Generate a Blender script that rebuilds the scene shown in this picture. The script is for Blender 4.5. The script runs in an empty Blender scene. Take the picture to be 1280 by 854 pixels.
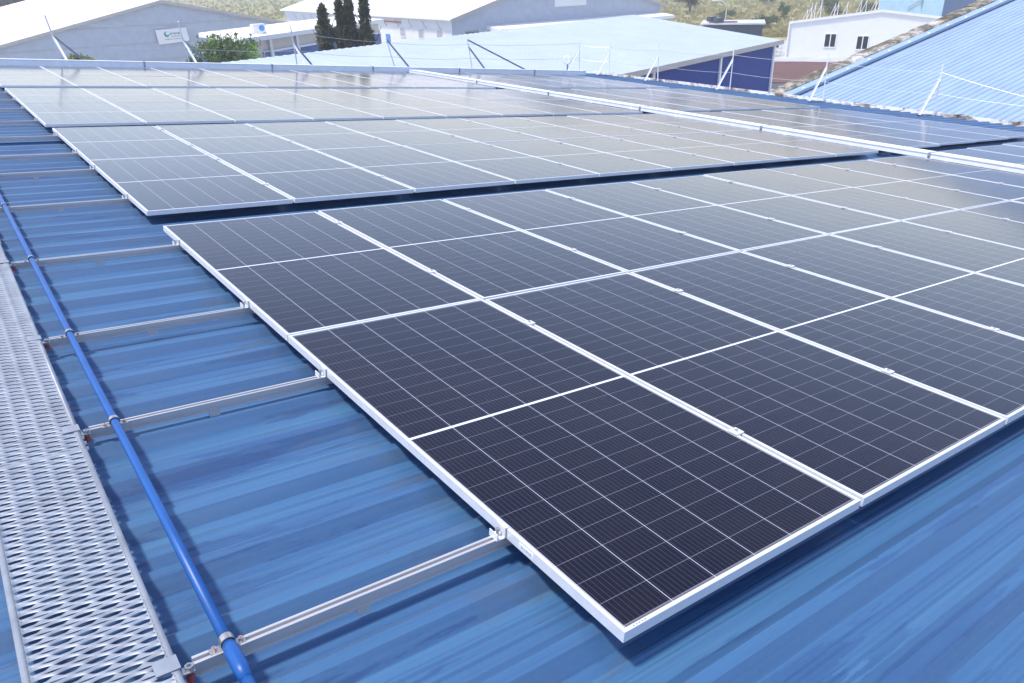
import bpy, bmesh, math, random
from mathutils import Vector, Matrix

# ------------------------------------------------------------------ scene, camera, light
S = bpy.context.scene
COL = S.collection
rad = math.radians
random.seed(7)

cd = bpy.data.cameras.new('camera')
cd.sensor_width = 36.0
cd.lens = 951.83 / 1280 * 36.0
cd.clip_start, cd.clip_end = 0.05, 6000
cam = bpy.data.objects.new('camera', cd)
COL.objects.link(cam)
RIGHT, DOWN, FWD = (.804194, -.593732, -.027451), (-.281276, -.339482, -.897572), (.523599, .729544, -.440012)
CAMP = (-1.06180, -1.01497, 9.56075)
cam.matrix_world = Matrix(((RIGHT[0], -DOWN[0], -FWD[0], CAMP[0]), (RIGHT[1], -DOWN[1], -FWD[1], CAMP[1]),
                           (RIGHT[2], -DOWN[2], -FWD[2], CAMP[2]), (0, 0, 0, 1)))
S.camera = cam

SUN_EL, SUN_AZ = 69.0, 286.0          # azimuth clockwise from +Y
W = bpy.data.worlds.new('World')
S.world = W
W.use_nodes = True
wn = W.node_tree
sky = wn.nodes.new('ShaderNodeTexSky')
sky.sky_type = 'NISHITA'
sky.sun_disc = False
sky.sun_elevation = rad(SUN_EL)
sky.sun_rotation = rad(SUN_AZ)
sky.dust_density = 0.6
tint = wn.nodes.new('ShaderNodeMix')
tint.data_type, tint.blend_type = 'RGBA', 'MULTIPLY'
tint.inputs[0].default_value = 1.0
tint.inputs[7].default_value = (1.08, 0.952, 0.962, 1)      # thin high cloud takes the green out of the horizon
wn.links.new(sky.outputs[0], tint.inputs[6])
wn.links.new(tint.outputs[2], wn.nodes['Background'].inputs[0])
wn.nodes['Background'].inputs[1].default_value = 0.15
sl = bpy.data.lights.new('sun', 'SUN')
sl.energy = 2.3
sl.angle = rad(6)
sl.color = (1.0, 0.95, 0.87)
sun = bpy.data.objects.new('sun', sl)
COL.objects.link(sun)
sd = Vector((math.sin(rad(SUN_AZ)) * math.cos(rad(SUN_EL)), math.cos(rad(SUN_AZ)) * math.cos(rad(SUN_EL)), math.sin(rad(SUN_EL))))
sun.rotation_euler = sd.to_track_quat('Z', 'Y').to_euler()
sun.location = (0, 0, 60)
S.view_settings.view_transform = 'Standard'
S.view_settings.look = 'None'
S.view_settings.gamma = 1
S.view_settings.use_curve_mapping = False
S.view_settings.exposure = 1.02
S.cycles.use_denoising = True
S.cycles.max_bounces = 8

# ------------------------------------------------------------------ materials
def new_mat(name):
    m = bpy.data.materials.new(name)
    m.use_nodes = True
    return m, m.node_tree, m.node_tree.nodes['Principled BSDF']

def N(nt, kind, **kw):
    n = nt.nodes.new(kind)
    for k, v in kw.items():
        setattr(n, k, v)
    return n

def math_node(nt, op, a, b=None, c=None):
    n = nt.nodes.new('ShaderNodeMath')
    n.operation = op
    for i, v in enumerate((a, b, c)):
        if v is None: continue
        if isinstance(v, (int, float)): n.inputs[i].default_value = v
        else: nt.links.new(v, n.inputs[i])
    return n.outputs[0]

def mix_col(nt, fac, a, b):
    n = nt.nodes.new('ShaderNodeMix')
    n.data_type = 'RGBA'
    for sock, v in ((n.inputs[0], fac), (n.inputs[6], a), (n.inputs[7], b)):
        if isinstance(v, (int, float)): sock.default_value = v
        elif isinstance(v, tuple): sock.default_value = (*v, 1) if len(v) == 3 else v
        else: nt.links.new(v, sock)
    return n.outputs[2]

def noise(nt, scale, detail=4, rough=.55, stretch=None, coord='Object', loc=(0, 0, 0)):
    tc = nt.nodes.new('ShaderNodeTexCoord')
    mp = nt.nodes.new('ShaderNodeMapping')
    nt.links.new(tc.outputs[coord], mp.inputs[0])
    if stretch: mp.inputs['Scale'].default_value = stretch
    mp.inputs['Location'].default_value = loc
    n = nt.nodes.new('ShaderNodeTexNoise')
    n.inputs['Scale'].default_value = scale
    n.inputs['Detail'].default_value = detail
    n.inputs['Roughness'].default_value = rough
    nt.links.new(mp.outputs[0], n.inputs['Vector'])
    return n.outputs['Fac']

def ramp(nt, fac, stops):
    r = nt.nodes.new('ShaderNodeValToRGB')
    nt.links.new(fac, r.inputs[0])
    el = r.color_ramp.elements
    while len(el) > 1: el.remove(el[-1])
    el[0].position, el[0].color = stops[0][0], (*stops[0][1], 1)
    for p, c in stops[1:]:
        e = el.new(p)
        e.color = (*c, 1)
    return r.outputs[0]

def bump(nt, bs, height, strength=.2, dist=.01):
    b = nt.nodes.new('ShaderNodeBump')
    b.inputs['Strength'].default_value = strength
    b.inputs['Distance'].default_value = dist
    nt.links.new(height, b.inputs['Height'])
    nt.links.new(b.outputs[0], bs.inputs['Normal'])

def simple(name, c, rough=.5, metal=0.0, var=.15, scale=6.0, stretch=None, bmp=0.0):
    m, nt, bs = new_mat(name)
    f = noise(nt, scale, 5, .6, stretch)
    dark = tuple(max(0, x * (1 - var)) for x in c)
    lite = tuple(min(1, x * (1 + var)) for x in c)
    nt.links.new(ramp(nt, f, ((.3, dark), (.7, lite))), bs.inputs['Base Color'])
    bs.inputs['Roughness'].default_value = rough
    bs.inputs['Metallic'].default_value = metal
    if bmp: bump(nt, bs, f, bmp)
    return m

def striped(name, c, rough, pitch, axis, depth=.5, metal=0.0, var=.08):
    """sheet metal whose ribs are a height field repeating along one local axis"""
    m, nt, bs = new_mat(name)
    f = noise(nt, 1.4, 5, .6)
    nt.links.new(ramp(nt, f, ((.3, tuple(x * (1 - var) for x in c)), (.7, tuple(min(1, x * (1 + var)) for x in c)))), bs.inputs['Base Color'])
    tc = nt.nodes.new('ShaderNodeTexCoord')
    sp = nt.nodes.new('ShaderNodeSeparateXYZ')
    nt.links.new(tc.outputs['Object'], sp.inputs[0])
    t = math_node(nt, 'FRACT', math_node(nt, 'DIVIDE', sp.outputs['XYZ'.index(axis)], pitch))
    h = math_node(nt, 'GREATER_THAN', math_node(nt, 'ABSOLUTE', math_node(nt, 'SUBTRACT', t, .5)), .36)
    bump(nt, bs, h, depth, .03)
    bs.inputs['Roughness'].default_value = rough
    bs.inputs['Metallic'].default_value = metal
    return m

def roof_paint():
    m, nt, bs = new_mat('weathered_blue_roof_paint')
    f1 = noise(nt, 1.0, 6, .6, (.35, 5.5, 1))
    f2 = noise(nt, 1.0, 6, .6, (.75, 8.5, 1), loc=(3, 7, 0))
    f3 = noise(nt, 1.0, 4, .6, (.9, 1.6, 1), loc=(9, 1, 0))
    base = ramp(nt, f1, ((.26, (.005, .046, .165)), (.42, (.011, .074, .212)), (.56, (.024, .116, .262)), (.72, (.064, .186, .318))))
    # shade on the rib flanks, painted in as darker blue bands
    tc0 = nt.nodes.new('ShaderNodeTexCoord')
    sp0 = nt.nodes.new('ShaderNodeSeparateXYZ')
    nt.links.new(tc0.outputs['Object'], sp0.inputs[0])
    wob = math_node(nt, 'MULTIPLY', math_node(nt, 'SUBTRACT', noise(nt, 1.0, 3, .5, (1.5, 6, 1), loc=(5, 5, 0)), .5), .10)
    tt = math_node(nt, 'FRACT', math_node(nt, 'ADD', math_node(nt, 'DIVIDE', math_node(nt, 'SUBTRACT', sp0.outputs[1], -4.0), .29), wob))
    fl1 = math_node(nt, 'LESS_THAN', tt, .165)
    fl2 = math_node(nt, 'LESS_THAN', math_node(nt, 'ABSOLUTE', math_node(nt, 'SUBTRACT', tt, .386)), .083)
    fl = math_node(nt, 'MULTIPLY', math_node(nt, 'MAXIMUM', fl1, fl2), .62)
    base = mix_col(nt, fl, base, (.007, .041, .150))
    fine = noise(nt, 1.0, 5, .7, (.45, 46, 1), loc=(2, 8, 0))
    base = mix_col(nt, .55, base, mix_col(nt, fine, (.004, .040, .136), (.070, .190, .325)))
    # rubbed-through streaks of deeper blue that run with the sheets
    streak = ramp(nt, f2, ((.570, (0, 0, 0)), (.586, (1, 1, 1))))
    sf = math_node(nt, 'MULTIPLY', streak, math_node(nt, 'MULTIPLY', f3, .95))
    c1 = mix_col(nt, sf, base, (.003, .038, .140))
    # brown dirt washed out from below the modules
    tc = nt.nodes.new('ShaderNodeTexCoord')
    sp = nt.nodes.new('ShaderNodeSeparateXYZ')
    nt.links.new(tc.outputs['Object'], sp.inputs[0])
    mr = nt.nodes.new('ShaderNodeMapRange')
    mr.inputs['From Min'].default_value, mr.inputs['From Max'].default_value = -.42, .02
    nt.links.new(sp.outputs[0], mr.inputs[0])
    f4 = noise(nt, 1.0, 6, .7, (2.5, 9, 1), loc=(1, 2, 0))
    dm = ramp(nt, f4, ((.50, (0, 0, 0)), (.68, (1, 1, 1))))
    near = math_node(nt, 'LESS_THAN', sp.outputs[0], .12)
    dirt = math_node(nt, 'MULTIPLY', math_node(nt, 'MULTIPLY', math_node(nt, 'MULTIPLY', mr.outputs[0], near), dm), .6)
    c2 = mix_col(nt, dirt, c1, (.07, .068, .070))
    # small scuffs and droppings
    f5 = noise(nt, 9.0, 3, .5, (.5, 1, 1))
    sc = math_node(nt, 'MULTIPLY', ramp(nt, f5, ((.72, (0, 0, 0)), (.76, (1, 1, 1)))), .35)
    c3 = mix_col(nt, sc, c2, (.010, .03, .10))
    nt.links.new(c3, bs.inputs['Base Color'])
    r = nt.nodes.new('ShaderNodeMapRange')
    r.inputs['To Min'].default_value, r.inputs['To Max'].default_value = .46, .62
    nt.links.new(f1, r.inputs[0])
    nt.links.new(r.outputs[0], bs.inputs['Roughness'])
    gr_ = noise(nt, 60, 3, .6)
    c4 = mix_col(nt, math_node(nt, 'MULTIPLY', gr_, .16), c3, (.14, .20, .30))
    nt.links.new(c4, bs.inputs['Base Color'])
    bump(nt, bs, f1, .22, .010)
    bs.inputs['Coat Weight'].default_value = .15
    bs.inputs['Sheen Weight'].default_value = .35          # chalking
    bs.inputs['Sheen Roughness'].default_value = .20
    bs.inputs['Coat Roughness'].default_value = .3
    bs.inputs['Coat IOR'].default_value = 1.4
    return m

def cell_glass():
    m, nt, bs = new_mat('solar_cell_glass')
    uv = nt.nodes.new('ShaderNodeUVMap')
    sp = nt.nodes.new('ShaderNodeSeparateXYZ')
    nt.links.new(uv.outputs[0], sp.inputs[0])
    x, y = sp.outputs[0], sp.outputs[1]           # metres on the module
    MX, PX = .0170, (1.134 - .034) / 6
    HALF, MY, CG = PL / 2, .022, .0085
    PY = (HALF - MY - CG) / 12
    def line(v, off, pitch, w):
        t = math_node(nt, 'FRACT', math_node(nt, 'ADD', math_node(nt, 'DIVIDE', math_node(nt, 'SUBTRACT', v, off), pitch), .5))
        d = math_node(nt, 'MULTIPLY', math_node(nt, 'ABSOLUTE', math_node(nt, 'SUBTRACT', t, .5)), pitch)
        return math_node(nt, 'LESS_THAN', d, w / 2)
    gap_x = line(x, MX, PX, .0025)
    yc = math_node(nt, 'ABSOLUTE', math_node(nt, 'SUBTRACT', y, HALF))
    gap_y = line(yc, CG, PY, .0015)
    mid = math_node(nt, 'LESS_THAN', yc, .0065)
    edge = math_node(nt, 'MAXIMUM', math_node(nt, 'GREATER_THAN', math_node(nt, 'ABSOLUTE', math_node(nt, 'SUBTRACT', x, .567)), .567 - MX),
                     math_node(nt, 'GREATER_THAN', yc, HALF - MY))
    bus = line(x, MX + PX / 20, PX / 10, .0034)
    # per cell tint
    cx = math_node(nt, 'FLOOR', math_node(nt, 'DIVIDE', math_node(nt, 'SUBTRACT', x, MX), PX))
    cy = math_node(nt, 'FLOOR', math_node(nt, 'DIVIDE', y, PY))
    oi = nt.nodes.new('ShaderNodeObjectInfo')
    cb = nt.nodes.new('ShaderNodeCombineXYZ')
    nt.links.new(cx, cb.inputs[0]); nt.links.new(cy, cb.inputs[1]); nt.links.new(oi.outputs['Random'], cb.inputs[2])
    wnz = nt.nodes.new('ShaderNodeTexWhiteNoise')
    nt.links.new(cb.outputs[0], wnz.inputs['Vector'])
    cell = mix_col(nt, wnz.outputs['Value'], (.0044, .0040, .0095), (.0076, .0060, .0105))
    cell = mix_col(nt, math_node(nt, 'MULTIPLY', oi.outputs['Random'], .35), cell, (.014, .011, .020))
    c = mix_col(nt, bus, cell, (.022, .025, .050))
    c = mix_col(nt, math_node(nt, 'MULTIPLY', gap_y, .38), c, (.45, .47, .56))
    c = mix_col(nt, math_node(nt, 'MULTIPLY', gap_x, .75), c, (.55, .57, .66))
    c = mix_col(nt, math_node(nt, 'MAXIMUM', mid, math_node(nt, 'MULTIPLY', edge, .15)), c, (.70, .71, .76))
    # film of dust, heavier in soft patches and runs
    d1 = noise(nt, 1.3, 5, .65, (1, .6, 1))
    dust = math_node(nt, 'MULTIPLY', ramp(nt, d1, ((.35, (.001, .001, .001)), (.78, (.016, .016, .016)))), 1.0)
    c = mix_col(nt, dust, c, (.42, .33, .27))
    nt.links.new(c, bs.inputs['Base Color'])
    r = nt.nodes.new('ShaderNodeMapRange')
    r.inputs['To Min'].default_value, r.inputs['To Max'].default_value = .07, .17
    nt.links.new(d1, r.inputs[0])
    nt.links.new(r.outputs[0], bs.inputs['Roughness'])
    bs.inputs['IOR'].default_value = 1.32
    bs.inputs['Sheen Weight'].default_value = .06          # dusty film
    bs.inputs['Sheen Roughness'].default_value = .22
    bs.inputs['Sheen Tint'].default_value = (.93, .93, 1, 1)
    return m

def mossy():
    m, nt, bs = new_mat('mossy_concrete')
    f = noise(nt, 1.1, 7, .7)
    g = noise(nt, 3.0, 6, .7, loc=(4, 4, 1))
    a = ramp(nt, f, ((.36, (.05, .043, .030)), (.48, (.16, .14, .10)), (.58, (.42, .40, .36)), (.70, (.66, .64, .60))))
    c = mix_col(nt, math_node(nt, 'MULTIPLY', ramp(nt, g, ((.5, (0, 0, 0)), (.66, (1, 1, 1)))), .7), a, (.07, .055, .035))
    nt.links.new(c, bs.inputs['Base Color'])
    bs.inputs['Roughness'].default_value = .9
    bump(nt, bs, g, .5, .03)
    return m

def stained_white():
    m, nt, bs = new_mat('stained_gutter_paint')
    f = noise(nt, 2.2, 6, .7, (1, .6, 1))
    c = ramp(nt, f, ((.38, (.16, .10, .06)), (.45, (.42, .36, .30)), (.52, (.80, .78, .75)), (.8, (.85, .84, .83))))
    nt.links.new(c, bs.inputs['Base Color'])
    bs.inputs['Roughness'].default_value = .6
    return m

def field():
    m, nt, bs = new_mat('dry_grass_field')
    f = noise(nt, .035, 8, .65)
    g = noise(nt, .35, 6, .7)
    h = noise(nt, .011, 4, .5, loc=(20, 5, 0))
    a = ramp(nt, f, ((.30, (.25, .25, .105)), (.47, (.36, .325, .15)), (.60, (.43, .355, .17)), (.74, (.37, .26, .14))))
    b = mix_col(nt, math_node(nt, 'MULTIPLY', ramp(nt, h, ((.48, (0, 0, 0)), (.60, (1, 1, 1)))), .55), a, (.18, .26, .08))
    c = mix_col(nt, math_node(nt, 'MULTIPLY', ramp(nt, g, ((.45, (0, 0, 0)), (.7, (1, 1, 1)))), .35), b, (.13, .13, .055))
    nt.links.new(c, bs.inputs['Base Color'])
    bs.inputs['Roughness'].default_value = .95
    bump(nt, bs, g, .6, .4)
    return m

def foliage(name, dark, lite, scale=1.5):
    m, nt, bs = new_mat(name)
    f = noise(nt, scale, 3, .6)
    nt.links.new(ramp(nt, f, ((.35, dark), (.65, lite))), bs.inputs['Base Color'])
    bs.inputs['Roughness'].default_value = .6
    tr = nt.nodes.new('ShaderNodeBsdfTranslucent')
    tr.inputs[0].default_value = (*[min(1, v * 1.3) for v in lite], 1)
    mx = nt.nodes.new('ShaderNodeMixShader')
    mx.inputs[0].default_value = .25
    out = nt.nodes['Material Output']
    nt.links.new(bs.outputs[0], mx.inputs[1]); nt.links.new(tr.outputs[0], mx.inputs[2])
    nt.links.new(mx.outputs[0], out.inputs[0])
    return m

PW, PL, PITCH = 1.134, 2.3145, 1.154
RPW, RPITCH = 1.430, 1.450                   # the wider modules right of the long tray

MAT = dict(
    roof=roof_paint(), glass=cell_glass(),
    alu=simple('anodised_aluminium', (.78, .79, .80), .42, .36, .05, 30, (1, 1, 1)),
    rail=simple('mill_aluminium', (.50, .50, .51), .45, .4, .08, 20, (.2, 3, 3)),
    galv=simple('galvanised_steel', (.27, .30, .345), .50, .20, .20, 9, bmp=.05),
    tray=simple('bright_galvanised_sheet', (.88, .89, .90), .40, .15, .06, 5),
    back=simple('white_backsheet', (.75, .75, .75), .6),
    steel=simple('bolt_steel', (.55, .53, .50), .35, .9, .15, 60),
    red=simple('red_oxide_mark', (.42, .07, .05), .6),
    rubber=simple('black_rubber', (.02, .02, .022), .7),
    pipe=simple('blue_pvc', (.006, .080, .30), .42, 0, .10, 8),
    post=simple('white_painted_steel', (.80, .80, .80), .5, 0, .05, 4),
    brace=simple('galvanised_angle', (.44, .46, .50), .6, 0, .1, 8),
    wire=simple('fence_wire_steel', (.62, .63, .65), .4, .6),
    plate=simple('dark_blue_plate', (.05, .09, .20), .6),
    gutter=stained_white(), moss=mossy(), field=field(),
    wall_white=simple('white_wall_paint', (.80, .80, .78), .7, 0, .03, 1.2),
    cream=simple('cream_wall_paint', (.62, .58, .50), .8, 0, .04, 2),
    lime=simple('lime_wall_paint', (.33, .62, .06), .7, 0, .05, 2),
    grey_wall=striped('grey_wall_sheet', (.42, .47, .54), .5, .25, 'Z', .25),
    navy=striped('navy_wall_sheet', (.003, .036, .230), .7, .25, 'X', .4),
    white_roof=striped('white_roof_sheet', (.78, .79, .80), .45, .6, 'Y', .3),
    blue_roof=simple('pale_blue_roof_sheet', (.405, .465, .55), .42, 0, .06, .5),
    neigh_roof=simple('neighbour_blue_roof_sheet', (.275, .375, .515), .40, 0, .10, 1.2, (.5, 2, 1)),
    sky_wall=striped('sky_blue_wall_sheet', (.40, .60, .75), .5, .4, 'Y', .3),
    deep_blue=striped('deep_blue_wall_sheet', (.05, .16, .42), .5, .4, 'X', .3),
    brown=simple('red_brown_roof_sheet', (.13, .062, .052), .8, 0, .15, .8),
    pale=simple('pale_concrete', (.50, .52, .54), .85, 0, .12, 1.0),
    trim=simple('grey_beige_trim', (.47, .44, .40), .6, 0, .08, 3),
    pane=simple('dark_window_glass', (.03, .035, .04), .08),
    bluepane=simple('blue_window_glass', (.035, .12, .30), .10, 0, .25, .8),
    bluepaint=simple('blue_door_paint', (.10, .28, .62), .5),
    dark=simple('dark_hut_wall', (.045, .065, .085), .6),
    grey=simple('mid_grey_paint', (.30, .31, .32), .6),
    bark=simple('tree_bark', (.13, .10, .07), .9, 0, .3, 10),
    palebark=simple('pale_tree_bark', (.50, .47, .42), .9, 0, .2, 4),
    leaf=foliage('bush_leaves', (.040, .085, .022), (.150, .215, .065)),
    cyp=foliage('cypress_leaves', (.030, .048, .024), (.115, .125, .045)),
    ylw=foliage('yellow_green_leaves', (.10, .14, .03), (.25, .27, .07)),
    shrub=foliage('field_shrub_leaves', (.070, .095, .038), (.150, .180, .070), .6),
    dtree=foliage('dark_tree_leaves', (.020, .030, .016), (.055, .060, .035), .6),
    red_pipe=simple('red_pipe_paint', (.45, .12, .09), .6),
    teal=simple('teal_sign_paint', (.02, .30, .26), .5),
    ink=simple('grey_sign_lettering', (.30, .34, .38), .6),
    lamp_glass=simple('floodlight_glass', (.85, .87, .88), .15),
    carpaint=simple('dark_car_paint', (.03, .04, .07), .25, .2),
    carpet=simple('yard_concrete', (.42, .43, .43), .9, 0, .15, .3),
)

# ------------------------------------------------------------------ mesh helpers
class MB:
    def __init__(s):
        s.v, s.f, s.mi, s.uv = [], [], [], {}
        s.cur = 0
    def add(s, vs, fs):
        o = len(s.v)
        s.v += [tuple(p) for p in vs]
        for f in fs:
            s.f.append(tuple(i + o for i in f)); s.mi.append(s.cur)
    def box(s, x0, x1, y0, y1, z0, z1):
        s.add([(x, y, z) for z in (z0, z1) for y in (y0, y1) for x in (x0, x1)],
              [(0, 2, 3, 1), (4, 5, 7, 6), (0, 1, 5, 4), (2, 6, 7, 3), (0, 4, 6, 2), (1, 3, 7, 5)])
    def obox(s, o, a, b, c):
        """box spanned by three vectors from corner o"""
        o, a, b, c = map(Vector, (o, a, b, c))
        s.add([o, o + a, o + b, o + a + b, o + c, o + a + c, o + b + c, o + a + b + c],
              [(0, 2, 3, 1), (4, 5, 7, 6), (0, 1, 5, 4), (2, 6, 7, 3), (0, 4, 6, 2), (1, 3, 7, 5)])
    def prism(s, pts, d):
        n = len(pts); d = Vector(d)
        s.add([Vector(p) for p in pts] + [Vector(p) + d for p in pts],
              [tuple(range(n))[::-1], tuple(range(n, 2 * n))] + [(i, (i + 1) % n, n + (i + 1) % n, n + i) for i in range(n)])
    def tube(s, pts, r, seg=10, cap=True):
        pts = [Vector(p) for p in pts]
        rs = r if isinstance(r, (list, tuple)) else [r] * len(pts)
        rings = []
        for i, p in enumerate(pts):
            t = (pts[min(i + 1, len(pts) - 1)] - pts[max(i - 1, 0)]).normalized()
            u = t.cross(Vector((0, 0, 1)) if abs(t.z) < .9 else Vector((1, 0, 0))).normalized()
            w = t.cross(u)
            rings += [p + (u * math.cos(k * 2 * math.pi / seg) + w * math.sin(k * 2 * math.pi / seg)) * rs[i] for k in range(seg)]
        fs = []
        for i in range(len(pts) - 1):
            for k in range(seg):
                a, b = i * seg + k, i * seg + (k + 1) % seg
                fs.append((a, b, b + seg, a + seg))
        if cap:
            fs.append(tuple(range(seg))[::-1]); fs.append(tuple(range(len(pts) * seg - seg, len(pts) * seg)))
        s.add(rings, fs)
    def mesh(s, name, mats, smooth=False):
        me = bpy.data.meshes.new(name)
        me.from_pydata(s.v, [], s.f)
        for m in (mats if isinstance(mats, (list, tuple)) else [mats]): me.materials.append(m)
        me.polygons.foreach_set('material_index', s.mi)
        bm = bmesh.new(); bm.from_mesh(me)
        bmesh.ops.recalc_face_normals(bm, faces=bm.faces)
        bm.to_mesh(me); bm.free()
        if smooth:
            me.polygons.foreach_set('use_smooth', [True] * len(me.polygons))
        me.update()
        return me

def put(name, data, parent=None):
    o = bpy.data.objects.new(name, data)
    COL.objects.link(o)
    if parent: o.parent = parent
    return o

def tag(o, label, cat, group=None, kind=None):
    if label: o['label'] = label
    if cat: o['category'] = cat
    if group: o['group'] = group
    if kind: o['kind'] = kind
    return o

TILT = rad(6.0)
MR = Matrix.Rotation(TILT, 3, 'Y')
def roofpt(x, y, z=0.0):
    return MR @ Vector((x, y, z)) + Vector((0, 0, 8.0))
def on_roof(o, x, y, z=0.0):
    o.location = roofpt(x, y, z)
    o.rotation_euler = (0, TILT, 0)
    return o

def copy_tree(o, parent=None):
    c = o.copy(); COL.objects.link(c)
    if parent: c.parent = parent
    for ch in o.children: copy_tree(ch, c)
    return c

ORD = ['first', 'second', 'third', 'fourth', 'fifth', 'sixth', 'seventh', 'eighth', 'ninth', 'tenth', 'eleventh', 'twelfth', 'thirteenth', 'fourteenth', 'fifteenth', 'sixteenth']

# ------------------------------------------------------------------ setting: ground
mb = MB(); mb.box(-3000, 4000, -2000, 5000, -.5, 0)
g = put('ground', mb.mesh('ground', MAT['field'])); g['kind'] = 'structure'
mb = MB(); mb.box(-30, 92, -30, 125, -1.5, .004)
g = put('yard', mb.mesh('yard', MAT['carpet'])); g['kind'] = 'structure'

# ------------------------------------------------------------------ our own building and its roof
bld = tag(put('factory_building', None), 'factory under our feet with a weathered blue ribbed metal roof', 'building')
bld.location = (0, 0, 0)
RX0, RX1, RY0, RY1 = -4.2, 20.15, -4.0, 22.45
PAN, RIB = -.137, -.100
def rib_profile(y0, y1, pitch, top, slope, zp, zt, minor=0.0):
    out = []
    n = int((y1 - y0) / pitch) + 1
    for i in range(n):
        c = y0 + i * pitch
        if c + pitch > y1 + 1e-6: break
        out += [(c, zp), (c + slope, zt), (c + slope + top, zt), (c + 2 * slope + top, zp)]
        if minor:
            rest = pitch - 2 * slope - top
            for q in (.33, .67):
                m = c + 2 * slope + top + rest * q
                out += [(m - .014, zp), (m - .005, zp + minor), (m + .005, zp + minor), (m + .014, zp)]
    out.append((y1, zp))
    return out
mb = MB()
prof = rib_profile(RY0, RY1, .29, .040, .048, PAN, RIB, .005)
xs = [RX0 + (RX1 - RX0) * i / 8 for i in range(9)]
vs = [(x, y, z) for x in xs for (y, z) in prof]
n = len(prof)
fs = [(i * n + k, (i + 1) * n + k, (i + 1) * n + k + 1, i * n + k + 1) for i in range(8) for k in range(n - 1)]
mb.add(vs, fs)
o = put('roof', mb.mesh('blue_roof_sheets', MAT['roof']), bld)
on_roof(o, 0, 0, 0)
mb = MB()
A, B = roofpt(RX0 + .05, 0, PAN - .02), roofpt(RX1 - .05, 0, PAN - .02)
mb.prism([(A.x, RY0 + .05, 0.0), (B.x, RY0 + .05, 0.0), (B.x, RY0 + .05, B.z), (A.x, RY0 + .05, A.z), (A.x - 8, RY0 + .05, A.z - .85), (A.x - 8, RY0 + .05, 0.0)], (0, RY1 - RY0 - .1, 0))
put('wall', mb.mesh('factory_walls', MAT['navy']), bld)
mb = MB()
C0, D0 = roofpt(RX0, 0, PAN + .01), None
mb.prism([(C0.x, RY0, C0.z), (C0.x - 8.1, RY0, C0.z - .86), (C0.x - 8.1, RY0, C0.z - .90), (C0.x, RY0, C0.z - .04)], (0, RY1 - RY0, 0))
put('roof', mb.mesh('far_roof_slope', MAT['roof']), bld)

# ------------------------------------------------------------------ solar panels
def panel_meshes(w, l):
    fw, fh = .0125, .035
    f = MB()
    f.box(0, w, 0, fw, -fh, 0); f.box(0, w, l - fw, l, -fh, 0)
    f.box(0, fw, fw, l - fw, -fh, 0); f.box(w - fw, w, fw, l - fw, -fh, 0)
    # bottom return lip
    f.box(fw, fw + .018, fw, l - fw, -fh, -fh + .002); f.box(w - fw - .018, w - fw, fw, l - fw, -fh, -fh + .002)
    fm = f.mesh('panel_frame', MAT['alu'])
    g = MB()
    e = .0005
    x0, x1, y0, y1, z0, z1 = fw - e, w - fw + e, fw - e, l - fw + e, -.0075, -.0022
    g.box(x0, x1, y0, y1, z0, z1)
    g.mi = [1, 0, 1, 1, 1, 1]
    me = bpy.data.meshes.new('cell_glass')
    me.from_pydata(g.v, [], g.f)
    me.materials.append(MAT['glass']); me.materials.append(MAT['back'])
    me.polygons.foreach_set('material_index', g.mi)
    uvl = me.uv_layers.new(name='UVMap')
    for lp in me.loops:
        v = me.vertices[lp.vertex_index].co
        uvl.data[lp.index].uv = (v.x / w * 1.134, v.y / l * PL)
    me.update()
    return fm, me
LM, RM = panel_meshes(PW, PL), panel_meshes(RPW, PL)
def make_panel(ms):
    r = put('solar_panel', None)
    put('panel_frame', ms[0], r); put('cell_glass', ms[1], r)
    return r
BLOCK = [(0.0, 'nearest', 0.0), (5.11, 'second', 0.0), (10.08, 'third', -.03), (15.14, 'farthest', -.04)]
first = {}
def place_panel(ms, key, x, y, label, group):
    if key not in first: first[key] = make_panel(ms); p = first[key]
    else: p = copy_tree(first[key])
    on_roof(p, x + random.uniform(-.002, .002), y, random.uniform(-.0015, .0015))
    p.rotation_euler = (rad(random.uniform(-.10, .10)), TILT + rad(random.uniform(-.10, .10)), 0)
    tag(p, label, 'solar panel', group)
    return p
near_panel = None
for bi, (y0, bn, dx) in enumerate(BLOCK):
    look = ('dark', 'greyish', 'pale', 'pale')[bi]
    for li, ln in enumerate(('front', 'back')):
        for i in range(9):
            p = place_panel(LM, 'L', i * PITCH + dx, y0 + li * (PL + .010),
                            f'{look} solar panel, {ORD[i]} from the left, {ln} line of the {bn} block', 'solar panels in ranks on the blue roof')
            if near_panel is None: near_panel = p
        for i in range(4):
            place_panel(RM, 'R', 11.09 + i * RPITCH, y0 + .10 + li * (PL + .010) + .045 * i,
                        f'glossy solar panel right of the long tray, {ORD[i]} from it, {ln} line, {bn} block', 'solar panels right of the long tray')
# stickers on the nearest module only
mb = MB(); mb.box(-.0012, -.0002, .385, .455, -.027, -.008)
stk = put('sticker', mb.mesh('sticker', MAT['back']), near_panel); stk['label'] = 'small white sticker on frame side'
mb = MB()
for k in range(9): mb.box(-.0018, -.0012, .394 + k * .006, .394 + k * .006 + random.uniform(.0015, .004), -.022, -.013)
put('barcode', mb.mesh('barcode', MAT['ink']), stk)
mb = MB()
for k in range(5): mb.box(.035 + k * .011, .042 + k * .011, .004, .008, 0, .0006)
put('frame_mark', mb.mesh('frame_mark', MAT['grey']), near_panel)

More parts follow.
